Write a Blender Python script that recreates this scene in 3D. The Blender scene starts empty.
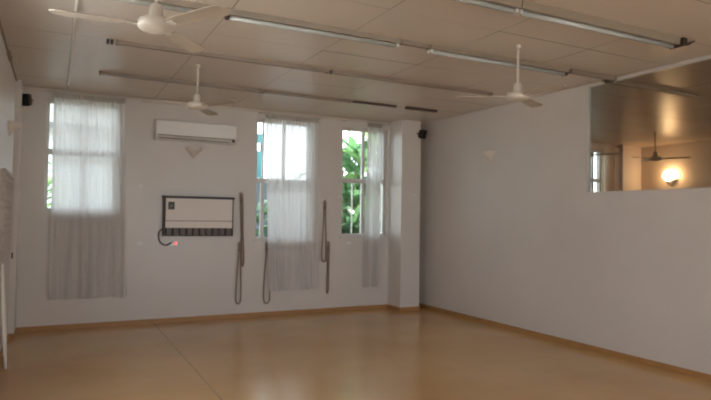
import bpy, bmesh, math, random
from mathutils import Vector, Matrix
R = math.radians
PI = math.pi
random.seed(7)
SC = bpy.context.scene
COL = SC.collection

# ------------------------------------------------------------------ room measures (metres)
H = 3.107            # ceiling
YB = 8.518           # back wall (windows)
YF = -2.6            # wall behind the camera
XL, XR = -0.47, 5.557
XS, XF = 5.597, 11.3  # next room
YP = 8.12            # front of the pilasters

# ------------------------------------------------------------------ materials
def new_mat(name):
    m = bpy.data.materials.new(name); m.use_nodes = True
    nt = m.node_tree
    b = nt.nodes.get('Principled BSDF')
    return m, nt, b

def obj_coord(nt, scale=(1, 1, 1)):
    tc = nt.nodes.new('ShaderNodeTexCoord'); mp = nt.nodes.new('ShaderNodeMapping')
    mp.inputs['Scale'].default_value = scale
    nt.links.new(tc.outputs['Object'], mp.inputs['Vector'])
    return mp.outputs['Vector']

def noise(nt, vec, scale, detail=3, rough=.55):
    n = nt.nodes.new('ShaderNodeTexNoise')
    n.inputs['Scale'].default_value = scale; n.inputs['Detail'].default_value = detail
    n.inputs['Roughness'].default_value = rough
    nt.links.new(vec, n.inputs['Vector'])
    return n.outputs['Fac']

def ramp(nt, fac, stops):
    r = nt.nodes.new('ShaderNodeValToRGB')
    e = r.color_ramp.elements
    e[0].position, e[0].color = stops[0][0], (*stops[0][1], 1)
    e[1].position, e[1].color = stops[-1][0], (*stops[-1][1], 1)
    for p, c in stops[1:-1]:
        k = e.new(p); k.color = (*c, 1)
    nt.links.new(fac, r.inputs['Fac'])
    return r.outputs['Color']

def bump(nt, b, fac, strength, dist=.01):
    n = nt.nodes.new('ShaderNodeBump')
    n.inputs['Strength'].default_value = strength; n.inputs['Distance'].default_value = dist
    nt.links.new(fac, n.inputs['Height']); nt.links.new(n.outputs['Normal'], b.inputs['Normal'])

def paint(name, c, rough=.5, var=.06, scale=2.5, spec=.5, metal=0., bmp=0., bscale=60):
    m, nt, b = new_mat(name)
    v = obj_coord(nt)
    f = noise(nt, v, scale)
    nt.links.new(ramp(nt, f, [(.3, tuple(x*(1-var) for x in c)), (.7, tuple(min(1, x*(1+var)) for x in c))]), b.inputs['Base Color'])
    b.inputs['Roughness'].default_value = rough
    b.inputs['Specular IOR Level'].default_value = spec
    b.inputs['Metallic'].default_value = metal
    if bmp: bump(nt, b, noise(nt, v, bscale, 2), bmp, .004)
    return m

WALL_C = (.655, .615, .58)
M = {}
M['wall'] = paint('wall_paint', WALL_C, .33, .03, 1.1, .5, bmp=.12, bscale=35)
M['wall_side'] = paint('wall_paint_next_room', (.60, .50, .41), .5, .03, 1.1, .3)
M['ceiling'] = paint('ceiling_panel_gloss', (.635, .56, .485), .33, .05, .8, .45, bmp=.10, bscale=3)
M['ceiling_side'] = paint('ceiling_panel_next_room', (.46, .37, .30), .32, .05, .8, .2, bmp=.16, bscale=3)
M['gap'] = paint('ceiling_joint', (.25, .22, .19), .7, .05)
M['trim'] = paint('white_gloss_trim', (.62, .60, .57), .35, .03)
M['white'] = paint('white_plastic', (.84, .84, .83), .35, .03)
M['fan'] = paint('cream_fan_enamel', (.62, .57, .50), .35, .04)
M['fan_blade'] = paint('tan_blade_enamel', (.47, .40, .325), .4, .05)
M['fan_dark'] = paint('tan_fan_enamel', (.44, .33, .23), .4, .05)
M['batten'] = paint('batten_tan_enamel', (.27, .225, .175), .4, .06)
M['batten_dull'] = paint('batten_dull_enamel', (.25, .20, .16), .5, .08)
M['batten_dark'] = paint('batten_end_cap', (.20, .155, .12), .5, .08)
M['tube'] = paint('batten_white_glass', (.46, .49, .48), .2, .03, spec=.8)
M['dark'] = paint('dark_brown_socket', (.045, .03, .022), .5, .2)
M['slot'] = paint('brown_slot', (.085, .05, .038), .6, .2)
M['brown'] = paint('brown_batten', (.30, .22, .15), .5, .15)
M['black'] = paint('black_plastic', (.018, .017, .018), .45, .15)
M['maroon'] = paint('maroon_black_plastic', (.035, .018, .018), .45, .15)
M['grille'] = paint('speaker_mesh', (.012, .012, .012), .8, .2, 40)
M['beige'] = paint('beige_enamel', (.76, .69, .62), .4, .03)
M['beige_line'] = paint('beige_shadow_line', (.30, .26, .22), .5, .03)
M['casing'] = paint('dark_casing', (.03, .022, .02), .45, .15)
M['slat'] = paint('brown_grey_slats', (.16, .125, .11), .5, .1)
M['rope'] = paint('jute_rope', (.30, .235, .19), .9, .18, 60, .1, bmp=.5, bscale=160)
M['strap'] = paint('grey_cotton_strap', (.50, .45, .41), .9, .15, 30, .1, bmp=.3, bscale=200)
M['cord'] = paint('white_cord', (.86, .84, .78), .5, .03)
M['flex'] = paint('dark_flex', (.12, .10, .09), .6, .1)
M['cone'] = paint('cream_plaster', (.70, .65, .58), .6, .04)
M['soil'] = paint('garden_soil', (.12, .10, .06), .95, .3, 3)
M['houseW'] = paint('pale_render', (.62, .66, .68), .8, .05)
M['bounce_terrace'] = paint('warm_bounce_paving', (.60, .55, .48), .9, .08)  # pale warm ground colour, chosen to bounce light onto the ceiling
M['houseR'] = paint('grey_green_roof', (.12, .13, .125), .7, .08)
M['teal'] = paint('teal_shutter', (.06, .20, .21), .5, .1)
M['stem'] = paint('plant_stem', (.10, .13, .05), .7, .25, 12)

def wood(name, c1, c2, rough):
    m, nt, b = new_mat(name)
    v = obj_coord(nt, (1, 1, 8))
    f = noise(nt, v, 6, 4)
    nt.links.new(ramp(nt, f, [(.3, c1), (.7, c2)]), b.inputs['Base Color'])
    b.inputs['Roughness'].default_value = rough
    return m
M['skirt'] = wood('orange_timber_skirting', (.36, .18, .065), (.45, .245, .09), .4)

def floor_mat():
    m, nt, b = new_mat('varnished_board_floor')
    v = obj_coord(nt)
    f1 = noise(nt, v, .9, 4); f2 = noise(nt, v, 90, 2)
    mx = nt.nodes.new('ShaderNodeMath'); mx.operation = 'MULTIPLY_ADD'
    nt.links.new(f2, mx.inputs[0]); mx.inputs[1].default_value = .22
    nt.links.new(f1, mx.inputs[2])
    col = ramp(nt, mx.outputs[0], [(.36, (.49, .285, .118)), (.6, (.55, .335, .145)), (.86, (.60, .385, .178))])
    # sheet joints: long seams running to the back wall and faint cross seams
    sx = nt.nodes.new('ShaderNodeSeparateXYZ'); nt.links.new(v, sx.inputs[0])
    def seam(out, off, period, width):
        a = nt.nodes.new('ShaderNodeMath'); a.operation = 'SUBTRACT'; a.inputs[1].default_value = off
        nt.links.new(out, a.inputs[0])
        p = nt.nodes.new('ShaderNodeMath'); p.operation = 'PINGPONG'; p.inputs[1].default_value = period/2
        nt.links.new(a.outputs[0], p.inputs[0])
        l = nt.nodes.new('ShaderNodeMath'); l.operation = 'LESS_THAN'; l.inputs[1].default_value = width
        nt.links.new(p.outputs[0], l.inputs[0])
        return l.outputs[0]
    s1 = seam(sx.outputs[0], 1.245, 30, .007); s2 = seam(sx.outputs[1], .4, 1.22, .003)
    h = nt.nodes.new('ShaderNodeMath'); h.operation = 'MULTIPLY'; h.inputs[1].default_value = .35
    nt.links.new(s2, h.inputs[0])
    mxm = nt.nodes.new('ShaderNodeMath'); mxm.operation = 'MAXIMUM'
    nt.links.new(s1, mxm.inputs[0]); nt.links.new(h.outputs[0], mxm.inputs[1])
    mix = nt.nodes.new('ShaderNodeMix'); mix.data_type = 'RGBA'
    nt.links.new(mxm.outputs[0], mix.inputs['Factor']); nt.links.new(col, mix.inputs['A'])
    mix.inputs['B'].default_value = (.36, .225, .105, 1)
    nt.links.new(mix.outputs['Result'], b.inputs['Base Color'])
    b.inputs['Roughness'].default_value = .2
    b.inputs['Specular IOR Level'].default_value = .45
    bump(nt, b, noise(nt, v, 7, 2), .05, .01)
    return m
M['floor'] = floor_mat()

def glass_mat():
    m, nt, b = new_mat('clear_pane')
    nt.nodes.remove(b)
    out = nt.nodes['Material Output']
    t = nt.nodes.new('ShaderNodeBsdfTransparent'); t.inputs[0].default_value = (.95, .97, .96, 1)
    g = nt.nodes.new('ShaderNodeBsdfGlossy'); g.inputs['Roughness'].default_value = .02
    fr = nt.nodes.new('ShaderNodeFresnel'); fr.inputs['IOR'].default_value = 1.3
    mx = nt.nodes.new('ShaderNodeMixShader')
    nt.links.new(fr.outputs[0], mx.inputs[0]); nt.links.new(t.outputs[0], mx.inputs[1]); nt.links.new(g.outputs[0], mx.inputs[2])
    nt.links.new(mx.outputs[0], out.inputs['Surface'])
    return m
M['glass'] = glass_mat()

def sheer_mat(name, c, hole, tr=.45):
    m, nt, b = new_mat(name)
    nt.nodes.remove(b)
    out = nt.nodes['Material Output']
    v = obj_coord(nt)
    f1 = noise(nt, v, 70, 2); f2 = noise(nt, obj_coord(nt, (1, 1, .04)), 34, 3)
    ma = nt.nodes.new('ShaderNodeMath'); ma.operation = 'MULTIPLY_ADD'; ma.inputs[1].default_value = .45
    nt.links.new(f1, ma.inputs[0])
    mb = nt.nodes.new('ShaderNodeMath'); mb.operation = 'MULTIPLY'; mb.inputs[1].default_value = .55
    nt.links.new(f2, mb.inputs[0]); nt.links.new(mb.outputs[0], ma.inputs[2])
    f = ma.outputs[0]
    d = nt.nodes.new('ShaderNodeBsdfDiffuse'); d.inputs[0].default_value = (*c, 1)
    tl = nt.nodes.new('ShaderNodeBsdfTranslucent'); tl.inputs[0].default_value = (*c, 1)
    tp = nt.nodes.new('ShaderNodeBsdfTransparent')
    m1 = nt.nodes.new('ShaderNodeMixShader'); m1.inputs[0].default_value = tr
    nt.links.new(d.outputs[0], m1.inputs[1]); nt.links.new(tl.outputs[0], m1.inputs[2])
    mr = nt.nodes.new('ShaderNodeMapRange')
    mr.inputs['From Min'].default_value = .35; mr.inputs['From Max'].default_value = .65
    mr.inputs['To Min'].default_value = hole-.08; mr.inputs['To Max'].default_value = hole+.08
    nt.links.new(f, mr.inputs['Value'])
    m2 = nt.nodes.new('ShaderNodeMixShader')
    nt.links.new(mr.outputs[0], m2.inputs[0]); nt.links.new(m1.outputs[0], m2.inputs[1]); nt.links.new(tp.outputs[0], m2.inputs[2])
    nt.links.new(m2.outputs[0], out.inputs['Surface'])
    return m
M['sheer'] = sheer_mat('sheer_lace', (.84, .825, .82), .13, .50)
M['sheer_head'] = sheer_mat('sheer_heading', (.62, .575, .53), .10)
M['drape'] = sheer_mat('tan_drape', (.78, .66, .52), .1)

def leaf_mat(name, c1, c2):
    m, nt, b = new_mat(name)
    v = obj_coord(nt)
    col = ramp(nt, noise(nt, v, 6, 3), [(.3, c1), (.7, c2)])
    nt.links.new(col, b.inputs['Base Color']); b.inputs['Roughness'].default_value = .35
    tl = nt.nodes.new('ShaderNodeBsdfTranslucent'); nt.links.new(col, tl.inputs[0])
    mx = nt.nodes.new('ShaderNodeMixShader'); mx.inputs[0].default_value = .45
    nt.links.new(b.outputs[0], mx.inputs[1]); nt.links.new(tl.outputs[0], mx.inputs[2])
    nt.links.new(mx.outputs[0], nt.nodes['Material Output'].inputs['Surface'])
    return m
M['leafA'] = leaf_mat('broad_leaf', (.06, .15, .06), (.16, .30, .14))
M['leafB'] = leaf_mat('dark_leaf', (.03, .07, .035), (.07, .14, .06))
M['leafD'] = leaf_mat('mid_leaf', (.05, .11, .05), (.10, .20, .08))
M['leafC'] = leaf_mat('light_leaf', (.14, .27, .08), (.27, .42, .17))

def emit(name, c, s):
    m, nt, b = new_mat(name)
    b.inputs['Base Color'].default_value = (*c, 1)
    b.inputs['Emission Color'].default_value = (*c, 1); b.inputs['Emission Strength'].default_value = s
    return m
M['lamp'] = emit('lit_lamp_glass', (1., .64, .32), 14.)
M['red'] = emit('red_indicator', (1., .05, .05), 1.6)

# ------------------------------------------------------------------ mesh helpers
def obj(name, bm, mat, parent=None, smooth=False, bevel=0):
    me = bpy.data.meshes.new(name)
    if bevel:
        bmesh.ops.bevel(bm, geom=bm.edges[:], offset=bevel, segments=2, affect='EDGES', profile=.6)
    bmesh.ops.recalc_face_normals(bm, faces=bm.faces[:])
    bm.to_mesh(me); bm.free()
    if smooth:
        for p in me.polygons: p.use_smooth = True
    me.materials.append(M[mat] if isinstance(mat, str) else mat)
    o = bpy.data.objects.new(name, me); COL.objects.link(o)
    if parent: o.parent = parent
    return o

def tag(o, label=None, cat=None, group=None, kind=None):
    if label: o['label'] = label
    if cat: o['category'] = cat
    if group: o['group'] = group
    if kind: o['kind'] = kind
    return o

def struct(name, bm, mat, parent=None, **k):
    o = obj(name, bm, mat, parent, **k)
    if parent is None: o['kind'] = 'structure'
    return o

def thing(name, label, cat, loc=(0, 0, 0), rz=0, group=None):
    o = bpy.data.objects.new(name, None); COL.objects.link(o)
    o.empty_display_size = .1
    o.location = loc; o.rotation_euler = (0, 0, rz)
    return tag(o, label, cat, group)

def box(bm, a, b, mat=None):
    """axis aligned box between corners a and b"""
    vs = [bm.verts.new((x, y, z)) for z in (a[2], b[2]) for y in (a[1], b[1]) for x in (a[0], b[0])]
    fs = [(0, 1, 3, 2), (4, 6, 7, 5), (0, 4, 5, 1), (2, 3, 7, 6), (0, 2, 6, 4), (1, 5, 7, 3)]
    for f in fs: bm.faces.new([vs[i] for i in f])
    if mat is not None: bmesh.ops.transform(bm, matrix=mat, verts=vs)
    return vs

def bx(*pairs):
    bm = bmesh.new()
    for a, b in pairs: box(bm, a, b)
    return bm

def tube(bm, pts, r, n=8, cap=True):
    pts = [Vector(p) for p in pts]
    rings = []
    up = Vector((0, 0, 1))
    for i, p in enumerate(pts):
        t = (pts[min(i+1, len(pts)-1)] - pts[max(i-1, 0)]).normalized()
        if abs(t.dot(up)) > .95: u = t.cross(Vector((0, 1, 0))).normalized()
        else: u = t.cross(up).normalized()
        if rings and u.dot(lastu) < 0: u = -u
        lastu = u
        v = t.cross(u).normalized()
        rr = r[i] if isinstance(r, (list, tuple)) else r
        rings.append([bm.verts.new(p + (u*math.cos(2*PI*k/n) + v*math.sin(2*PI*k/n))*rr) for k in range(n)])
    for a, b in zip(rings, rings[1:]):
        for k in range(n): bm.faces.new([a[k], a[(k+1) % n], b[(k+1) % n], b[k]])
    if cap:
        bm.faces.new(rings[0][::-1]); bm.faces.new(rings[-1])
    return rings

def lathe(bm, prof, n=24, loc=(0, 0, 0), a0=0, a1=2*PI):
    """profile of (radius, z) turned about z"""
    full = abs(a1-a0-2*PI) < 1e-6
    m = n if full else n+1
    rows = []
    for r, z in prof:
        if r < 1e-6:
            rows.append([bm.verts.new((loc[0], loc[1], loc[2]+z))])
        else:
            rows.append([bm.verts.new((loc[0]+r*math.cos(a0+(a1-a0)*k/n), loc[1]+r*math.sin(a0+(a1-a0)*k/n), loc[2]+z)) for k in range(m)])
    for A, B in zip(rows, rows[1:]):
        for k in range(n):
            k2 = (k+1) % m if full else k+1
            q = []
            for v in (A[k % len(A)], A[k2 % len(A)], B[k2 % len(B)], B[k % len(B)]):
                if v not in q: q.append(v)
            if len(q) > 2: bm.faces.new(q)

def catmull(P, n=6):
    P = [Vector(p) for p in P]
    out = []
    for i in range(len(P)-1):
        p0, p1, p2, p3 = P[max(i-1, 0)], P[i], P[i+1], P[min(i+2, len(P)-1)]
        for k in range(n):
            t = k/n
            out.append(.5*((2*p1)+(p2-p0)*t+(2*p0-5*p1+4*p2-p3)*t*t+(3*p1-p0-3*p2+p3)*t**3))
    out.append(P[-1])
    return out

def copy_thing(root, loc=None, rz=None, label=None):
    c = root.copy(); COL.objects.link(c)
    if loc is not None: c.location = loc
    if rz is not None: c.rotation_euler = (0, 0, rz)
    if label: c['label'] = label
    for ch in list(root.children):
        d = ch.copy(); COL.objects.link(d); d.parent = c
        for g in ch.children:
            e = g.copy(); COL.objects.link(e); e.parent = d
    return c

def wall_grid(us, zs, holes, mk):
    """boxes for every cell of a wall that is not inside a hole; mk(u0,u1,z0,z1) -> corner pair"""
    bm = bmesh.new()
    us = sorted(set(us + [v for h in holes for v in h[:2]])); zs = sorted(set(zs + [v for h in holes for v in h[2:]]))
    for u0, u1 in zip(us, us[1:]):
        run = None
        for z0, z1 in zip(zs, zs[1:]):
            um, zm = (u0+u1)/2, (z0+z1)/2
            hole = any(h[0] < um < h[1] and h[2] < zm < h[3] for h in holes)
            if hole:
                if run: box(bm, *mk(u0, u1, *run)); run = None
            else:
                run = (run[0], z1) if run else (z0, z1)
        if run: box(bm, *mk(u0, u1, *run))
    return bm

# ------------------------------------------------------------------ shell
struct('floor', bx(((XL-.2, YF-.2, -.1), (XR+.02, YB+.2, 0))), 'floor')
struct('floor', bx(((XR+.02, YF-.2, -.1), (XF+.2, YB+.2, 0))), 'floor')

W1 = (-.135, .745, 1.53, 2.97)
W2 = (2.665, 3.555, 1.15, 2.965)
W3 = (4.10, 4.935, 1.20, 2.955)
WN = (9.45, 10.14, 1.15, 2.96)   # next room
holesB = [W1, W2, W3]
struct('wall_back', wall_grid([XL-.2, XR+.02], [0, H+.1], holesB, lambda u0, u1, z0, z1: ((u0, YB, z0), (u1, YB+.2, z1))), 'wall')
struct('wall_back_beyond', wall_grid([XR+.02, XF+.2], [0, H+.1], [WN], lambda u0, u1, z0, z1: ((u0, YB, z0), (u1, YB+.2, z1))), 'wall_side')
LW = [(3.2, 4.8, .9, 2.9)]  # added opening in the unseen stretch, throws daylight on the right-hand wall
struct('wall_left', wall_grid([YF, YB], [0, H+.1], LW, lambda u0, u1, z0, z1: ((XL-.2, u0, z0), (XL, u1, z1))), 'wall')
OP = (1.2, 4.925, 1.822, 3.092)
struct('wall_right', wall_grid([YF, YB], [0, H+.1], [OP], lambda u0, u1, z0, z1: ((XR, u0, z0), (XS, u1, z1))), 'wall')
struct('wall_far', bx(((XF, YF, 0), (XF+.2, YB, H+.1))), 'wall_side')
FW = [(1.3, 3.25, .25, 2.7), (3.4, 5.35, .25, 2.7)]  # unseen openings behind the camera, sized and placed to light the room
struct('wall_front', wall_grid([XL-.2, XF+.2], [0, H+.1], FW + [(6.2, 9.5, .9, 2.8)], lambda u0, u1, z0, z1: ((u0, YF-.2, z0), (u1, YF, z1))), 'wall')
struct('pillar_right', bx(((4.975, YP, 0), (5.335, YB, H))), 'wall')
struct('pillar_left', bx(((XL, YP, 0), (-.405, YB, H))), 'wall')
struct('pillar_beyond', bx(((10.54, 8.38, 0), (11.01, YB, H))), 'wall_side')

# ceiling of glossy panels, each hung a touch out of true
XLINES = [XL] + [.10+1.0775*k for k in range(0, 6)]
YLINES = [YF, -1.9, -1.25, -.6, .05, .7, 1.35, 2.0, 2.63, 3.27, 3.88, 4.49, 5.16, 5.83, 6.505, 7.18, 7.85, YB]
def ceiling_panels(xs, ys, seed):
    rnd = random.Random(seed)
    bm = bmesh.new(); g = .003
    for x0, x1 in zip(xs, xs[1:]):
        for y0, y1 in zip(ys, ys[1:]):
            tx, ty = rnd.uniform(-.003, .003), rnd.uniform(-.003, .003)
            vs = []
            nx = 5; ny = 3
            sag = rnd.uniform(.0, .003)
            for j in range(ny+1):
                for i in range(nx+1):
                    u, v = i/nx, j/ny
                    z = H + tx*(u-.5) + ty*(v-.5) - sag*math.sin(PI*u)*math.sin(PI*v)
                    vs.append(bm.verts.new((x0+g+(x1-x0-2*g)*u, y0+g+(y1-y0-2*g)*v, z)))
            for j in range(ny):
                for i in range(nx):
                    k = j*(nx+1)+i
                    bm.faces.new([vs[k], vs[k+nx+1], vs[k+nx+2], vs[k+1]])
    return bm
c = struct('ceiling', ceiling_panels(XLINES + [XR], YLINES, 3), 'ceiling', smooth=True)
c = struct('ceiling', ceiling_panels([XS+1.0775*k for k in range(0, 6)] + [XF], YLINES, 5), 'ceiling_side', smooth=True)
struct('roof', bx(((XL-.2, YF-.2, H+.012), (XF+.2, YB+.35, H+.1))), 'gap')

# skirting boards
bt, bh = .014, .062
def skirt(side, *pairs): struct('baseboard_'+side, bx(*pairs), 'skirt')
skirt('back', ((-.405, YB-bt, 0), (4.975, YB, bh)))
skirt('pillar', ((4.975-bt, YP, 0), (4.975, YB-bt, bh)), ((4.975-bt, YP-bt, 0), (5.335+bt, YP, bh)), ((5.335, YP, 0), (5.335+bt, YB-bt, bh)))
skirt('right', ((XR-bt, YF, 0), (XR, YB, bh)))
skirt('left', ((XL, YF, 0), (XL+bt, YP-bt, bh)))
skirt('left_pillar', ((XL, YP-bt, 0), (-.405+bt, YP, bh)), ((-.405, YP, 0), (-.405+bt, YB-bt, bh)))
skirt('front', ((XL+bt, YF, 0), (XR-bt, YF+bt, bh)))
# dark seam strip along the left wall under the ceiling, small cornice at the back
struct('trim_1', bx(((XL, YF, H-.022), (XL+.018, YP, H-.004)), ((XL, 6.7, H-.045), (XL+.03, 7.0, H-.004))), 'brown')
struct('trim_2', bx(((-.405, YB-.03, H-.035), (4.975, YB, H-.004))), 'ceiling')

# ------------------------------------------------------------------ windows
def window(n, w, transom, mull, lowbar=None, yb=YB):
    x0, x1, z0, z1 = w
    y0, y1 = yb+.07, yb+.13
    e = bpy.data.objects.new('window_%d' % n, None); COL.objects.link(e); e['kind'] = 'structure'
    f = .035
    bm = bx(((x0, y0, z0), (x0+f, y1, z1)), ((x1-f, y0, z0), (x1, y1, z1)), ((x0+f, y0, z0), (x1-f, y1, z0+f)), ((x0+f, y0, z1-f), (x1-f, y1, z1)))
    obj('window_frame', bm, 'trim', e)
    obj('transom', bx(((x0+f, y0-.005, transom-.035), (x1-f, y1, transom+.035))), 'trim', e)
    for za, zb, ms in ((transom+.035, z1-f, mull), (z0+f, transom-.035, lowbar or mull)):
        for (mx, mw) in ms:
            obj('mullion', bx(((mx-mw/2, y0+.005, za), (mx+mw/2, y1-.005, zb))), 'trim', e)
        obj('pane', bx(((x0+f, y0+.028, za), (x1-f, y0+.032, zb))), 'glass', e)
    obj('window_sill', bx(((x0-.03, yb-.018, z0-.03), (x1+.03, yb+.07, z0-.002))), 'trim', e)
    return e
window(1, W1, 2.30, [(.324, .04)], [(.324, .04), (.70, .03)])
window(2, W2, 2.04, [(3.13, .045), (2.80, .02)], [(2.795, .055), (3.13, .05)])
window(3, W3, 2.10, [(4.52, .05), (4.86, .03)], [(4.52, .05), (4.33, .004), (4.82, .02)])
window(4, WN, 2.34, [(9.90, .05)])
# interior window in the right-hand wall
e = bpy.data.objects.new('window_5', None); COL.objects.link(e); e['kind'] = 'structure'
xa, xb = XR-.008, XS+.006
y0, y1, z0, z1 = OP
obj('window_frame', bx(((xa, y1-.03, z0), (xb, y1, z1)), ((xa, y0, z0), (xb, y0+.03, z1)), ((xa, y0+.03, z1-.02), (xb, y1-.03, z1)), ((XR+.001, y0+.03, z0), (xb, y1-.03, z0+.012))), 'trim', e)
obj('pane', bx(((XR+.018, y0+.03, z0+.012), (XR+.022, y1-.03, z1-.02))), 'glass', e)
for k, (a, b, z0, z1) in enumerate(FW + [(6.2, 9.5, .9, 2.8)]):
    e = bpy.data.objects.new('window_%d' % (6+k), None); COL.objects.link(e); e['kind'] = 'structure'  # frames for the unseen light openings in the front wall
    obj('window_frame', bx(((a, YF-.13, z0), (a+.05, YF-.07, z1)), ((b-.05, YF-.13, z0), (b, YF-.07, z1)), ((a+.05, YF-.13, z0), (b-.05, YF-.07, z0+.05)), ((a+.05, YF-.13, z1-.05), (b-.05, YF-.07, z1))), 'trim', e)

a, b, z0, z1 = LW[0]
e = bpy.data.objects.new('window_9', None); COL.objects.link(e); e['kind'] = 'structure'  # frame for the opening added to light the right-hand wall
obj('window_frame', bx(((XL-.13, a, z0), (XL-.07, a+.05, z1)), ((XL-.13, b-.05, z0), (XL-.07, b, z1)), ((XL-.13, a+.05, z0), (XL-.07, b-.05, z0+.05)), ((XL-.13, a+.05, z1-.05), (XL-.07, b-.05, z1)), ((XL-.13, (a+b)/2-.025, z0+.05), (XL-.07, (a+b)/2+.025, z1-.05))), 'trim', e)

# ------------------------------------------------------------------ curtains
def curtain_bm(x0b, x1b, x0t, x1t, zb, zt, folds, amp, seed, nu=90, nv=26):
    rnd = random.Random(seed)
    ph = [rnd.uniform(0, 6) for _ in range(4)]
    bm = bmesh.new(); rows = []
    for j in range(nv+1):
        v = j/nv
        row = []
        for i in range(nu+1):
            u = i/nu
            uu = u + .018*math.sin(2*PI*u*2.3+ph[0])*(1-v)
            x = (x0b+(x1b-x0b)*uu)*(1-v)+(x0t+(x1t-x0t)*u)*v
            a = amp*(.55+.45*math.sin(2*PI*u*1.7+ph[1]))*(.55+.45*(1-v))
            y = a*math.sin(2*PI*folds*u+ph[2]+.5*math.sin(3*v+ph[3])) + .3*amp*math.sin(2*PI*folds*2.3*u+ph[3])*v
            z = zb+(zt-zb)*v + (.006*math.sin(2*PI*folds*u) if j == 0 else 0)
            row.append(bm.verts.new((x, y, z)))
        rows.append(row)
    for a, b in zip(rows, rows[1:]):
        for i in range(nu): bm.faces.new([a[i], a[i+1], b[i+1], b[i]])
    return bm

def curtain(label, yc, xb, xt, zb, zt, folds, amp, seed, group='sheer curtains at the back windows', mat='sheer', nu=90, head=True):
    cx = (xb[0]+xb[1])/2
    t = thing('curtain', label, 'curtain', (cx, yc, zb), 0, group)
    o = obj('fabric', curtain_bm(xb[0]-cx, xb[1]-cx, xt[0]-cx, xt[1]-cx, 0, zt-zb-.05, folds, amp, seed, nu), mat, t, smooth=True)
    if head:
        obj('heading', curtain_bm(xt[0]-cx, xt[1]-cx, xt[0]-cx, xt[1]-cx, zt-zb-.05, zt-zb+.015, folds*3, amp*.6, seed+5, nu*2, 3), 'sheer_head' if mat == 'sheer' else mat, t, smooth=True)
        obj('hem', curtain_bm(xb[0]-cx, xb[1]-cx, xb[0]-cx, xb[1]-cx, -.0, .03, folds, amp, seed, nu, 2), mat, t, smooth=True)
    return t
def rod(label, x0, x1, y, z, wall=YB):
    t = thing('curtain_rod', label, 'curtain rod', ((x0+x1)/2, y, z), 0, 'curtain rods above the back windows')
    h = (x1-x0)/2
    bm = bmesh.new(); tube(bm, [(-h, 0, 0), (h, 0, 0)], .008); obj('pole', bm, 'trim', t, smooth=True)
    for s in (-1, 1):
        obj('bracket', bx(((s*(h-.03)-.008, .0, -.008), (s*(h-.03)+.008, wall-y, .008))), 'trim', t)
    return t
curtain('wide sheer lace curtain over the left-hand window beside the air conditioner', YB-.075, (-.055, .885), (-.06, .80), .395, 3.035, 7, .032, 11)
curtain('bright sheer curtain covering most of the middle window, between hanging ropes', YB-.075, (2.875, 3.665), (2.765, 3.635), .385, 3.02, 7, .032, 23)
curtain('narrow gathered sheer curtain bunched in the middle of the right-hand window', YB-.075, (4.47, 4.765), (4.515, 4.79), .38, 3.035, 6, .045, 31)
rod('thin white curtain rod above the left-hand window', -.16, .86, YB-.075, 3.063)
rod('thin white curtain rod above the middle window', 2.66, 3.69, YB-.075, 3.048)
rod('thin white curtain rod above the right-hand window', 4.08, 4.95, YB-.075, 3.063)
curtain('tan curtain gathered beside the window of the room beyond the interior window', YB-.08, (9.97, 10.52), (9.99, 10.52), .3, 3.02, 5, .032, 41, None, 'drape', 60, True)

# ------------------------------------------------------------------ ceiling strip lights
def strip(label, x0, x1, y, style='lit', w=.085, h=.055, ends=(True, True)):
    """tan batten channel hung under the ceiling with a pale tube below, dark holders at the ends"""
    L = x1-x0; cx = (x0+x1)/2
    t = thing('strip_light', label, 'ceiling strip light', (cx, y, H+.001), 0, 'strip lights in rows along the ceiling')
    bm = bmesh.new()
    sec = [(-w/2, 0), (w/2, 0), (w/2*.8, -h), (-w/2*.8, -h)]
    a = [bm.verts.new((-L/2, p[0], p[1])) for p in sec]; b = [bm.verts.new((L/2, p[0], p[1])) for p in sec]
    for k in range(4): bm.faces.new([a[k], a[(k+1) % 4], b[(k+1) % 4], b[k]])
    bm.faces.new(a[::-1]); bm.faces.new(b)
    obj('channel', bm, {'lit': 'batten', 'thin': 'batten_dull', 'dark': 'slot', 'brown': 'brown'}[style], t)
    if style == 'thin':
        for s in (-1, 1):
            obj('end_cap', bx(((s*(L/2+.004)-.012, -w/2-.003, -h-.004), (s*(L/2+.004)+.012, w/2+.003, -.001))), 'batten_dark', t)
    if style == 'lit':
        bm = bmesh.new(); r = .019 if style == 'lit' else .013
        tube(bm, [(-L/2+.03, .012, -h-r*.7), (L/2-.03, .012, -h-r*.7)], r, 12)
        obj('tube', bm, 'tube', t, smooth=True)
        for s, on in zip((-1, 1), ends):
            obj('end_holder', bx(((s*(L/2-.015)-.014, -.016, -h-.028), (s*(L/2-.015)+.014, .04, -h+.002))), 'dark' if on else 'trim', t)
    return t
YA, YBt, YC, YD = 7.18, 5.82, 4.50, 3.28
strip('long thin strip light in the row nearest the windows, left end above the air conditioner', .41, 2.28, YA, 'thin', .06, .035)
strip('long thin strip light in the row nearest the windows, middle piece before the middle window', 2.34, 3.55, YA, 'thin', .06, .035)
strip('dark slotted strip in the row nearest the windows, left of its gap', 3.60, 4.29, YA, 'dark', .05, .03)
strip('short dark slotted strip in the row nearest the windows, ending by the right corner', 4.46, 4.99, YA, 'dark', .065, .035)
strip('thin strip light in the second row, left piece behind the nearest fan', .47, 2.60, YBt, 'thin', .06, .035)
strip('thin strip light in the second row, right piece ending near the right-hand fan', 2.66, 4.86, YBt, 'thin', .06, .035)
strip('strip light in the third row, cut off by the top edge above the nearest fan', -.42, .98, YC, 'lit', .07, .045)
strip('strip light in the third row, middle fitting with its left end beside the fan blade', 1.14, 2.71, YC, 'lit', .075, .045, (True, False))
strip('short linking piece in the third row of ceiling strip lights', 2.725, 3.03, YC, 'thin', .06, .04, (False, False))
strip('strip light in the third row, right fitting passing above the right-hand fan', 3.045, 4.79, YC, 'lit', .075, .045, (False, True))
strip('short dull strip in the third row, meeting the corner of the interior window', 4.84, 5.50, YC, 'thin', .065, .04)
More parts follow.
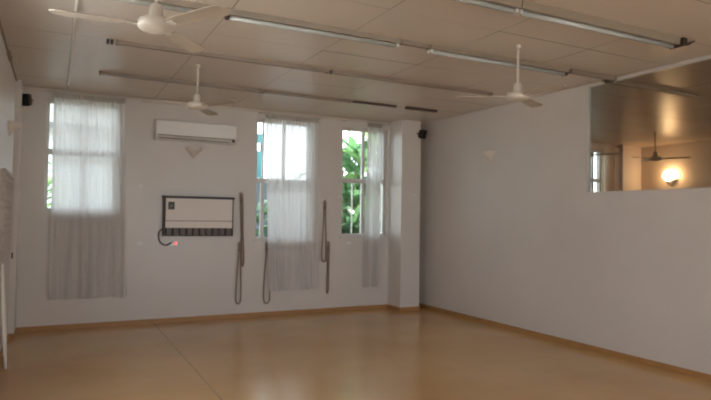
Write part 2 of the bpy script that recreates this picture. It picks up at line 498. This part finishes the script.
strip('nearest strip light, left fitting at the top edge of the picture', 1.45, 2.99, YD, 'lit', .10, .06, (True, False))
strip('nearest and widest strip light, pale tube and dark frayed right end', 3.0, 4.80, YD, 'lit', .10, .06, (False, True))
b = thing('lamp_holder', 'dark broken lamp holder bracket at the right end of the nearest strip light', 'lamp holder', (4.86, YD-.02, H-.004))
obj('socket', bx(((-.05, -.05, -.075), (-.03, .06, 0)), ((-.01, -.04, -.06), (.015, .05, 0))), 'dark', b)
bm = bmesh.new(); tube(bm, [(.0, .02, -.03), (.05, -.02, -.04), (.10, -.05, -.012)], [.02, .014, .005]); obj('wire', bm, 'dark', b)
b = thing('lamp_holder', 'small dark lamp holder on the ceiling beside the upper corner of the interior window', 'lamp holder', (5.515, 4.56, H-.004))
obj('socket', bx(((-.025, -.04, -.045), (.03, .05, 0))), 'dark', b)
obj('clip', bx(((-.022, .055, -.02), (.02, .09, 0))), 'brown', b)
b = thing('lamp_holder', 'pair of small dark lamp holders on the ceiling left of the second strip row', 'lamp holder', (.44-.03, YBt, H-.004))
obj('socket', bx(((-.035, -.03, -.035), (-.012, .03, 0))), 'dark', b)
obj('socket', bx(((.0, -.03, -.035), (.024, .03, 0))), 'dark', b)
strip('brown unlit strip on the ceiling of the room beyond, seen through the interior window', 5.62, 7.2, 4.64, 'brown', .06, .03)

# white cord running along the ceiling at the left
bm = bmesh.new()
tube(bm, catmull([(.105, 3.2, H-.014), (.105, 4.6, H-.016), (.10, 6.0, H-.014), (.095, 7.9, H-.016), (.094, 8.0, H-.016)], 5), .013, 8)
tag(obj('electric_cable', bm, 'cord', smooth=True), 'thin white cable running along the ceiling towards the left-hand window', 'cable')

# ------------------------------------------------------------------ ceiling fans
def blade_bm(L=.56, r0=.10, w0=.085, w1=.125, pitch=R(-6), th=.007):
    bm = bmesh.new()
    n = 14
    top, bot = [], []
    for i in range(n+1):
        u = i/n
        x = r0+(L-r0)*u
        w = w0+(w1-w0)*min(1, u*1.3)
        if u > .86: w *= math.sqrt(max(.05, 1-((u-.86)/.15)**2))
        if u < .08: w *= .7+.3*u/.08
        for lst, dz in ((top, th/2), (bot, -th/2)):
            row = []
            for s in (-.5, -.25, 0, .25, .5):
                y = w*s; z = dz - .03*w*(s*s*4)*1.0
                row.append(bm.verts.new((x, y*math.cos(pitch)-z*math.sin(pitch), y*math.sin(pitch)+z*math.cos(pitch))))
            lst.append(row)
    for i in range(n):
        for k in range(4):
            bm.faces.new([top[i][k], top[i+1][k], top[i+1][k+1], top[i][k+1]])
            bm.faces.new([bot[i][k], bot[i][k+1], bot[i+1][k+1], bot[i+1][k]])
        for k in (0, 4):
            bm.faces.new([top[i][k], bot[i][k], bot[i+1][k], top[i+1][k]])
    for i in (0, n):
        for k in range(4): bm.faces.new([top[i][k], top[i][k+1], bot[i][k+1], bot[i][k]])
    return bm

def make_fan(label, loc, zhub, angles, mat='fan', bmat='fan_blade', group='white ceiling fans in the main room', s=1.):
    t = thing('ceiling_fan', label, 'ceiling fan', (loc[0], loc[1], H-.004), 0, group)
    d = zhub-H
    bm = bmesh.new(); lathe(bm, [(0, 0), (.026, 0), (.026, -.012), (.018, -.03), (.012, -.034), (0, -.034)], 20); obj('canopy', bm, mat, t, smooth=True)
    bm = bmesh.new(); tube(bm, [(0, 0, -.04), (0, 0, d+.075)], .0105, 10); obj('rod', bm, mat, t, smooth=True)
    bm = bmesh.new(); lathe(bm, [(0, d+.09), (.022, d+.09), (.036, d+.078), (.042, d+.02), (.05, d-.005), (.03, d-.015), (0, d-.015)], 24); obj('collar', bm, mat, t, smooth=True)
    bm = bmesh.new(); lathe(bm, [(0, d+.01), (.06, d+.008), (.095, d-.004), (.106, d-.02), (.106, d-.043), (.095, d-.056), (.06, d-.068), (0, d-.072)], 32)
    obj('motor_housing', bm, mat, t, smooth=True)
    for a in angles:
        b = obj('blade', blade_bm(), bmat, t, smooth=False)
        b.location = (0, 0, d-.03); b.rotation_euler = (0, 0, R(a))
        bm = bx(((.07, -.022, -.012), (.16, .022, -.006))); bmesh.ops.rotate(bm, verts=bm.verts[:], matrix=Matrix.Rotation(R(-6), 3, 'X'), cent=(0, 0, 0))
        obj('blade_arm', bm, mat, b)
    return t
make_fan('nearest white ceiling fan at upper left, one pale blade pointing left', (.497, 3.587), 2.65, (176, -58, 51))
make_fan('white ceiling fan above the air conditioner', (1.313, 6.32), 2.70, (58, 178, -62))
make_fan('white ceiling fan hanging before the right-hand wall', (3.745, 4.098), 2.665, (27, 147, -93))
make_fan('dark ceiling fan in the warmly lit room beyond the interior window', (9.55, 6.92), 2.665, (-62, 58, 178), 'fan_dark', 'fan_dark', None)
make_fan('second fan of the room beyond, one blade showing past the edge of the interior window', (8.05, 7.1), 2.655, (-62-0, 58, 178), 'fan_dark', 'fan_dark', None)

# ------------------------------------------------------------------ split air conditioner
t = thing('air_conditioner', 'long white split air conditioner high on the back wall', 'air conditioner', (1.745, YB, 2.54))
bm = bmesh.new()
prof = [(0, .27), (-.17, .27), (-.185, .262), (-.195, .235), (-.19, .06), (-.175, .03), (-.10, .0), (0, 0)]
hw = .555
a = [bm.verts.new((-hw, p[0], p[1])) for p in prof]; b = [bm.verts.new((hw, p[0], p[1])) for p in prof]
for k in range(len(prof)): bm.faces.new([a[k], a[(k+1) % len(prof)], b[(k+1) % len(prof)], b[k]])
bm.faces.new(a[::-1]); bm.faces.new(b)
obj('body', bm, 'white', t)
obj('front_panel', bx(((-hw+.012, -.2, .075), (hw-.012, -.188, .25))), 'white', t, bevel=.004)
lv = bx(((-hw+.04, -.185, .012), (hw-.10, -.10, .020)))
obj('louvre', lv, 'beige_line', t)
obj('outlet_slot', bx(((-hw+.02, -.1905, .045), (hw-.02, -.1805, .062))), 'beige_line', t)
obj('control_knob', bx(((hw-.06, -.2, .018), (hw-.025, -.165, .055))), 'casing', t, bevel=.004)

# ------------------------------------------------------------------ old box heater / air unit
t = thing('wall_heater', 'old beige wall heater in a dark casing with a slatted grille along its bottom', 'wall heater', (1.815, YB, 1.205))
hw, hz, dp = .485, .56, .14
obj('casing', bx(((-hw, -dp+.02, .0), (-hw+.02, 0, hz)), ((hw-.02, -dp+.02, .0), (hw, 0, hz)), ((-hw-.01, -dp, hz-.03), (hw+.01, 0, hz)), ((-hw+.02, -.04, 0), (hw-.02, 0, hz-.03)), ((-hw+.02, -dp+.03, 0), (hw-.02, -.04, .015))), 'casing', t)
obj('front_panel', bx(((-hw+.022, -dp+.005, .115), (hw-.022, -.04, .208)), ((-hw+.022, -dp+.005, .220), (hw-.022, -.04, hz-.034))), 'beige', t)
obj('groove', bx(((-hw+.024, -dp+.02, .207), (hw-.024, -.041, .221))), 'beige_line', t)
w = obj('control_window', bx(((-hw+.05, -dp-.004, .37), (-hw+.135, -dp+.006, .475))), 'casing', t)
bm = bmesh.new(); lathe(bm, [(0, 0), (.02, 0), (.018, .012), (0, .012)], 16)
bmesh.ops.rotate(bm, verts=bm.verts[:], matrix=Matrix.Rotation(PI/2, 3, 'X')); bmesh.ops.translate(bm, verts=bm.verts[:], vec=(-hw+.092, -dp-.003, .42))
obj('dial', bm, 'slat', w)
n = 10
cw = (2*hw-.05)/n
g = obj('grille', bx(*[((-hw+.025+cw*k+.012, -dp+.012, .018), (-hw+.025+cw*(k+1)-.012, -.06, .112)) for k in range(n)]), 'slat', t)
bm = bx(*[((-hw+.024, -dp+.009, .03+.02*k), (hw-.024, -dp+.013, .034+.02*k)) for k in range(4)])
obj('slat_bar', bm, 'casing', g)
bm = bmesh.new(); tube(bm, catmull([(-hw-.008, -.03, .10), (-hw-.05, -.03, .04), (-hw-.035, -.03, -.07), (-hw+.03, -.03, -.125), (-hw+.09, -.03, -.115), (-hw+.13, -.03, -.085)], 6), .009, 8)
obj('power_cord', bm, 'flex', t, smooth=True)

t = thing('power_outlet', 'white power outlet with a red indicator light under the wall heater', 'power outlet', (1.485, YB, 1.10))
obj('plate', bx(((-.055, -.014, -.035), (.055, 0, .035))), 'white', t, bevel=.004)
obj('plug', bx(((-.035, -.05, -.022), (.0, -.014, .025))), 'white', t, bevel=.004)
o = obj('indicator', bx(((.024, -.022, -.018), (.036, -.014, .016))), 'red', t); o['label'] = 'glowing red indicator'

def plate(label, loc, w=.07, h=.04, axis='y'):
    t = thing('switch_plate', label, 'switch plate', loc)
    obj('plate', bx(((-w/2, -.012, -h/2), (w/2, 0, h/2))), 'white', t, bevel=.003)
    obj('rocker', bx(((-.012, -.017, -.010), (.012, -.012, .010))), 'trim', t)
    return t
plate('small pale switch plate on the front of the corner pillar', (5.20, YP, 1.875))
plate('small pale plate on the back wall under the left part of the right-hand window', (4.225, YB, 1.085))
plate('small pale plate on the back wall between the left-hand curtain and the heater', (1.04, YB, 1.10), .05)
plate('tiny pale plate left of the heater, level with its top', (1.03, YB, 1.885), .04, .035)

# ------------------------------------------------------------------ wall uplights
def sconce(label, loc, rz, lit=False):
    """half cone bowl open at the top with a small pointed foot; its flat back is at local y=0, it faces -y"""
    t = thing('wall_sconce', label, 'wall light', loc, rz, None if lit else 'unlit cream wall lights')
    pr = [(.106, .075), (.112, .075), (.112, .034), (.066, .0), (.026, -.05), (.010, -.076), (0, -.08)]
    prin = [(.108, .075), (.056, .004), (.0, -.01)]
    bm = bmesh.new()
    lathe(bm, prin[::-1] + pr, 20, a0=PI, a1=2*PI)
    obj('bowl', bm, 'cone', t, smooth=True)
    obj('back_plate', bx(((-.105, -.006, .03), (.105, .0, .072)), ((-.05, -.006, -.03), (.05, 0, .03))), 'cone', t)
    if lit:
        bm = bmesh.new(); lathe(bm, [(0, .0)] + [(.11*math.sin(PI*k/12), .11-.11*math.cos(PI*k/12)) for k in range(1, 12)] + [(0, .22)], 24, loc=(0, -.118, .03))
        obj('lamp_globe', bm, 'lamp', t, smooth=True)['label'] = 'glowing warm globe'
    return t
sconce('cream half-cone wall light under the air conditioner', (1.735, YB, 2.39), 0)
sconce('small cream half-cone wall light on the long right-hand wall', (XR, 6.64, 2.41), -PI/2)
sconce('cream half-cone wall light on the left wall above the hanging straps', (XL, 7.3, 2.40), PI/2)
sconce('glowing warm wall light in the room beyond the interior window', (XF, 7.80, 2.31), -PI/2, True)

# ------------------------------------------------------------------ speakers
def speaker(label, loc, rz, tilt, mat, back):
    t = thing('wall_speaker', label, 'speaker', loc, rz, 'small black wall speakers')
    w, h, d = .105, .155, .10
    bm = bmesh.new(); box(bm, (-w/2, -d, -h/2), (w/2, 0, h/2))
    for v in bm.verts:
        if v.co.y > -.01: v.co.x *= .7; v.co.z *= .82
    o = obj('cabinet', bm, mat, t, bevel=.008); o.rotation_euler = (R(tilt), 0, 0)
    g = obj('front_grille', bx(((-w/2+.01, -d-.004, -h/2+.012), (w/2-.01, -d+.002, h/2-.012))), 'grille', o)
    bm = bmesh.new(); tube(bm, [(0, -.02, 0), (0, .03, .0), (0, back, .01)], .009); obj('bracket', bm, mat, t)
    return t
speaker('small black speaker on a bracket high in the left corner', (-.335, YB-.10, 2.925), R(-25), 14, 'black', .095)
speaker('small maroon-black speaker high on the corner pillar beside the right-hand wall', (5.28, YP-.055, 2.885), R(20), 14, 'maroon', .06)

# ------------------------------------------------------------------ wall ropes
def hook(label, loc, rz=0):
    t = thing('wall_hook', label, 'hook', loc, rz, 'small rope hooks on the walls')
    obj('base_plate', bx(((-.022, -.008, -.022), (.022, 0, .022))), 'trim', t, bevel=.002)
    bm = bmesh.new(); tube(bm, catmull([(0, -.006, .0), (0, -.04, -.004), (0, -.052, .012), (0, -.048, .026)], 4), .006, 8); obj('prong', bm, 'trim', t, smooth=True)
    return t
def rope(label, loc, L, w, dx=0., r=.0125, rz=0, mat='rope', group='jute ropes hanging from wall hooks', name='wall_rope'):
    """a long closed loop over a hook, its two strands close together, a whipped knot near the top"""
    t = thing(name, label, 'rope', loc, rz, group)
    y = -.036
    P = [(0.002, y, .012), (-.012, y, -.01), (-.014+dx*.25, y, -L*.2), (-w*.35+dx*.5, y, -L*.5), (-w*.5+dx*.9, y, -L*.88), (-w*.3+dx, y, -L*.98), (dx, y, -L), (w*.3+dx, y, -L*.98), (w*.5+dx*.9, y, -L*.88), (w*.35+dx*.5, y, -L*.5), (.014+dx*.25, y, -L*.2), (.012, y, -.01), (0.003, y, .0125)]
    bm = bmesh.new(); tube(bm, catmull(P, 6), r, 8); obj('loop', bm, mat, t, smooth=True)
    bm = bmesh.new(); lathe(bm, [(0, .028), (.02, .026), (.024, 0), (.02, -.026), (0, -.028)], 12, loc=(dx*.1, y, -.09)); obj('whipping', bm, mat, t, smooth=True)
    return t
for x, z, L, w, dx, lab, hl in (
    (2.44, 1.82, 1.06, .035, .035, 'upper rope hanging right of the heater, hooked at its top', 'upper hook of the rope pair right of the heater'),
    (2.425, 1.10, .89, .075, -.005, 'lower rope right of the heater, looped near the floor', 'lower hook of the rope pair right of the heater'),
    (2.845, 1.10, .905, .10, .01, 'rope ending in a loop at the left edge of the middle curtain', 'hook at the left edge of the middle curtain, below the sill'),
    (3.79, 1.745, .95, .075, -.01, 'upper rope hanging between the middle and right-hand windows', 'upper hook between the middle and right-hand windows'),
    (3.862, 1.10, .80, .03, -.01, 'lower rope hanging between the middle and right-hand windows', 'lower hook between the middle and right-hand windows')):
    hook(hl, (x, YB, z)); rope(lab, (x, YB, z), L, w, dx, .010 if w < .05 else .009)

# straps bundled on the left wall
def strap(loc, L, w, seed):
    rnd = random.Random(seed)
    t = thing('hanging_strap', 'grey cotton strap in the bundle hung on the left wall under the wall light', 'strap', loc, PI/2, 'cotton straps bundled on the left wall')
    y = -.046
    P = [(0, y-.012, .02), (-.022, y-.01, 0), (-w*.6, y-.006, -L*.3), (-w, y, -L*.7), (-w*.6, y, -L*.95), (0, y, -L), (w*.6, y-.01, -L*.95), (w, y-.01, -L*.7), (w*.6, y-.014, -L*.3), (.022, y-.014, 0), (.0, y-.012, .02)]
    P = [(p[0]+rnd.uniform(-.008, .008), p[1]+rnd.uniform(-.006, .006), p[2]) if 1 < i < len(P)-2 else p for i, p in enumerate(P)]
    pts = catmull(P, 6)
    bm = bmesh.new(); rows = []
    for i, p in enumerate(pts):
        # flat webbing: wide along local y
        tdir = (pts[min(i+1, len(pts)-1)]-pts[max(i-1, 0)]).normalized()
        n_ = Vector((0, 1, 0)).cross(tdir).normalized()
        rows.append([bm.verts.new(p+Vector((0, s*.019, 0))+n_*d) for s, d in ((-1, -.002), (1, -.002), (1, .002), (-1, .002))])
    for a, b in zip(rows, rows[1:]):
        for k in range(4): bm.faces.new([a[k], a[(k+1) % 4], b[(k+1) % 4], b[k]])
    bm.faces.new(rows[0][::-1]); bm.faces.new(rows[-1])
    obj('webbing', bm, 'strap', t, smooth=False)
    return t
t = thing('peg_rail', 'pale peg rail on the left wall holding the bundle of straps', 'peg rail', (XL, 6.45, 1.86), PI/2)
obj('board', bx(((-.62, -.012, -.03), (.62, 0, .03))), 'trim', t, bevel=.003)
pegs = [-.54, -.42, -.30, -.18, -.06, .06, .18, .30, .42, .54]
for k in pegs:
    bm = bmesh.new(); tube(bm, [(k, -.01, 0), (k, -.06, .002), (k, -.09, .006)], .006); obj('peg', bm, 'trim', t)
for i, k in enumerate(pegs):
    strap((XL, 6.45+k, 1.859), .66+.07*((i*7) % 3), .030+.008*(i % 3), 50+i*3)
t = thing('hanging_strap', 'narrow hanging strap with a dark buckle at its lower end beside the strap bundle', 'strap', (XL, 7.42, 1.84), PI/2)
obj('webbing', bx(((-.012, -.062, -.80), (.012, -.057, .0))), 'strap', t)
obj('buckle', bx(((-.02, -.068, -.84), (.02, -.052, -.775))), 'casing', t, bevel=.004)['label'] = 'dark buckle'
obj('peg', bx(((-.008, -.075, -.012), (.008, 0, .0))), 'trim', t)
t = thing('hanging_rope', 'long pale rope loop hanging down to the floor at the left edge, below the straps', 'rope', (XL, 6.55, 1.0), PI/2)
bm = bmesh.new(); tube(bm, catmull([(.0, -.03, .0), (.05, -.04, -.2), (.10, -.06, -.55), (.08, -.075, -.86), (-.02, -.085, -.985), (-.12, -.08, -.85), (-.14, -.06, -.5), (-.1, -.04, -.15), (0, -.03, .0)], 6), .011, 8); obj('webbing', bm, 'cord', t, smooth=True)

# ------------------------------------------------------------------ outside
G0 = -.25
o = obj('garden_ground', bx(((-30, YB+.2, -.35), (40, 60, -.25))), 'soil'); o['kind'] = 'structure'
o = obj('garden_ground', bx(((-30, YF-.2, -.35), (XL-.2, YB+.2, -.25))), 'bounce_terrace'); o['kind'] = 'structure'
o = obj('bounce_terrace', bx(((-30, -30, -.35), (40, YF-.2, -.25))), 'bounce_terrace'); o['kind'] = 'structure'  # unseen ground, added to bounce warm light in through the front openings
t = thing('neighbour_house', 'pale neighbouring house with a grey roof outside the left-hand window', 'house', (-.9, 13.4, -.25))
obj('wall', bx(((-2.6, 0, 0), (2.5, 3, 3.5))), 'houseW', t)
bm = bmesh.new()
vs = [bm.verts.new(p) for p in ((-3, -.5, 3.42), (2.8, -.5, 3.42), (2.8, 2, 5.4), (-3, 2, 5.4), (-3, -.5, 3.54), (2.8, -.5, 3.54), (2.8, 2, 5.52), (-3, 2, 5.52))]
for f in ((0, 1, 2, 3), (7, 6, 5, 4), (0, 4, 5, 1), (1, 5, 6, 2), (2, 6, 7, 3), (3, 7, 4, 0)): bm.faces.new([vs[i] for i in f])
obj('roof', bm, 'houseR', t)
t = thing('garden_screen', 'teal screen panel on posts outside the left edge of the middle window', 'screen', (4.3, 12.6, -.25))
obj('panel', bx(((-.72, 0, 3.38), (-.2, .04, 3.58)), ((-.72, 0, 2.6), (-.2, .04, 3.2))), 'teal', t)
obj('post', bx(((-.71, .04, 0), (-.67, .1, 3.6))), 'casing', t); obj('post', bx(((-.25, .04, 0), (-.21, .1, 3.6))), 'casing', t)

M['fence'] = paint('blue_grey_boards', (.10, .12, .14), .7, .15, 8)
t = thing('garden_fence', 'dark blue-grey board fence behind the plants outside the middle and right-hand windows', 'fence', (7.2, 13.2, G0))
obj('boards', bx(*[((-3.9+.2*k, 0, .05), (-3.9+.2*k+.185, .03, 2.62)) for k in range(40)]), 'fence', t)
for k in range(5): obj('post', bx(((-3.9+1.98*k, .03, 0), (-3.8+1.98*k, .12, 2.62))), 'casing', t)

def leaf(bm, base, yaw, elev, L, W, droop):
    rows = []
    n = 10
    p = Vector(base); e = elev
    for i in range(n+1):
        u = i/n
        d = Vector((math.cos(yaw)*math.cos(e), math.sin(yaw)*math.cos(e), math.sin(e)))
        side = Vector((-math.sin(yaw), math.cos(yaw), 0)); nrm = side.cross(d)
        w = 0 if u < .22 else W*math.sin(PI*min(1, (u-.2)/.8)**.8)*.5
        w = max(w, .006)
        rows.append([bm.verts.new(p-side*w+nrm*w*-.25), bm.verts.new(p), bm.verts.new(p+side*w+nrm*w*-.25)])
        p = p + d*(L/n); e -= droop/n
    for a, b in zip(rows, rows[1:]):
        for k in (0, 1): bm.faces.new([a[k], a[k+1], b[k+1], b[k]])
def plant(label, loc, n, hstem, L, W, mats, seed, spread=.25, el=(50, 85)):
    rnd = random.Random(seed)
    t = thing('garden_plant', label, 'plant', loc, 0, 'plants in the garden outside the back windows')
    bl = [bmesh.new() for _ in mats]; bs = bmesh.new()
    for k in range(n):
        a = rnd.uniform(0, 2*PI); r = rnd.uniform(0, spread)
        h = hstem*rnd.uniform(.25, 1.0)
        x, y = r*math.cos(a), r*math.sin(a)
        tube(bs, [(x*.6, y*.6, 0), (x*.8, y*.8, h*.5), (x, y, h)], [.035, .026, .015], 6)
        leaf(bl[k % len(mats)], (x, y, h), rnd.uniform(0, 2*PI), R(rnd.uniform(*el)), L*rnd.uniform(.7, 1.2), W*rnd.uniform(.7, 1.2), R(rnd.uniform(50, 130)))
    obj('stems', bs, 'stem', t, smooth=True)
    for b_, m_ in zip(bl, mats):
        o = obj('foliage', b_, m_, t, smooth=True)
    return t
G = -.25
plant('broad-leaved green plant filling the left pane of the right-hand window', (5.75, 11.3, G), 85, 3.3, 1.1, .27, ['leafA', 'leafC', 'leafA'], 3, .55)
plant('darker low plant behind the lower left pane of the right-hand window', (5.1, 10.05, G), 80, 1.55, .75, .17, ['leafB', 'leafD', 'leafB'], 4, .4)
plant('bright green plant behind the right edge of the right-hand window', (7.1, 12.4, G), 45, 3.4, .9, .24, ['leafC', 'leafA'], 5, .3)
plant('dark green plant low outside the left edge of the middle window', (3.1, 10.0, G), 50, 1.7, .8, .2, ['leafB', 'leafB', 'leafA'], 7, .3)
plant('light green shrub outside the left edge of the left-hand window', (-.30, 10.8, G), 50, 2.5, .6, .2, ['leafC', 'leafA'], 8, .16)
plant('leafy plant outside the window of the room beyond', (11.4, 10.2, G), 40, 1.7, .7, .2, ['leafC', 'leafA'], 9, .4)

# ------------------------------------------------------------------ light
w = bpy.data.worlds.new('sky'); SC.world = w; w.use_nodes = True
nt = w.node_tree; bg = nt.nodes['Background']
tc = nt.nodes.new('ShaderNodeTexCoord'); sp = nt.nodes.new('ShaderNodeSeparateXYZ'); nt.links.new(tc.outputs['Generated'], sp.inputs[0])
nt.links.new(ramp(nt, sp.outputs[2], [(.0, (.84, .91, .97)), (.25, (.85, .92, 1.0)), (1.0, (.70, .84, 1.0))]), bg.inputs['Color'])
bg.inputs['Strength'].default_value = 2.6
def portal(loc, rot, sx, sy):
    l = bpy.data.lights.new('sky_portal', 'AREA'); l.shape = 'RECTANGLE'; l.size = sx; l.size_y = sy
    l.cycles.is_portal = True
    o = bpy.data.objects.new('sky_portal', l); COL.objects.link(o); o.location = loc; o.rotation_euler = rot
for x0, x1, z0, z1 in (W1, W2, W3, WN):
    portal(((x0+x1)/2, YB+.19, (z0+z1)/2), (-PI/2, 0, 0), x1-x0, z1-z0)
for x0, x1, z0, z1 in FW + [(6.2, 9.5, .9, 2.8)]:
    portal(((x0+x1)/2, YF-.19, (z0+z1)/2), (PI/2, 0, 0), x1-x0, z1-z0)
portal((XL-.19, 4.0, 1.9), (0, -PI/2, 0), 2.0, 1.6)
s = bpy.data.lights.new('sun', 'SUN'); s.energy = 10; s.angle = R(2); s.color = (1, .95, .86)
o = bpy.data.objects.new('sun', s); COL.objects.link(o); o.rotation_euler = (0, R(38), 0); o.location = (20, 9, 20)
# ------------------------------------------------------------------ camera
f, yaw, pit, rol = 587.2986, .4717, .0297, .0141
fw = Vector((math.sin(yaw)*math.cos(pit), math.cos(yaw)*math.cos(pit), math.sin(pit)))
r = Vector((math.cos(yaw), -math.sin(yaw), 0)); u = r.cross(fw)
r2 = r*math.cos(rol)+u*math.sin(rol); u2 = -r*math.sin(rol)+u*math.cos(rol)
cam = bpy.data.cameras.new('camera'); cam.sensor_width = 36; cam.sensor_fit = 'HORIZONTAL'; cam.lens = f/711*36
cam.clip_start = .02; cam.clip_end = 200
cam.dof.use_dof = True; cam.dof.focus_distance = 1.2; cam.dof.aperture_fstop = 8   # the photo is focused short of the room
co = bpy.data.objects.new('camera', cam); COL.objects.link(co)
mt = Matrix((r2, u2, -fw)).transposed().to_4x4(); mt.translation = (0, 0, 1.5)
co.matrix_world = mt
SC.camera = co

SC.view_settings.view_transform = 'Standard'
SC.view_settings.look = 'None'
SC.view_settings.gamma = 1
SC.view_settings.use_curve_mapping = False
SC.view_settings.exposure = 1.1
SC.cycles.max_bounces = 14; SC.cycles.diffuse_bounces = 8; SC.cycles.glossy_bounces = 5
SC.cycles.transparent_max_bounces = 16
SC.cycles.use_denoising = True
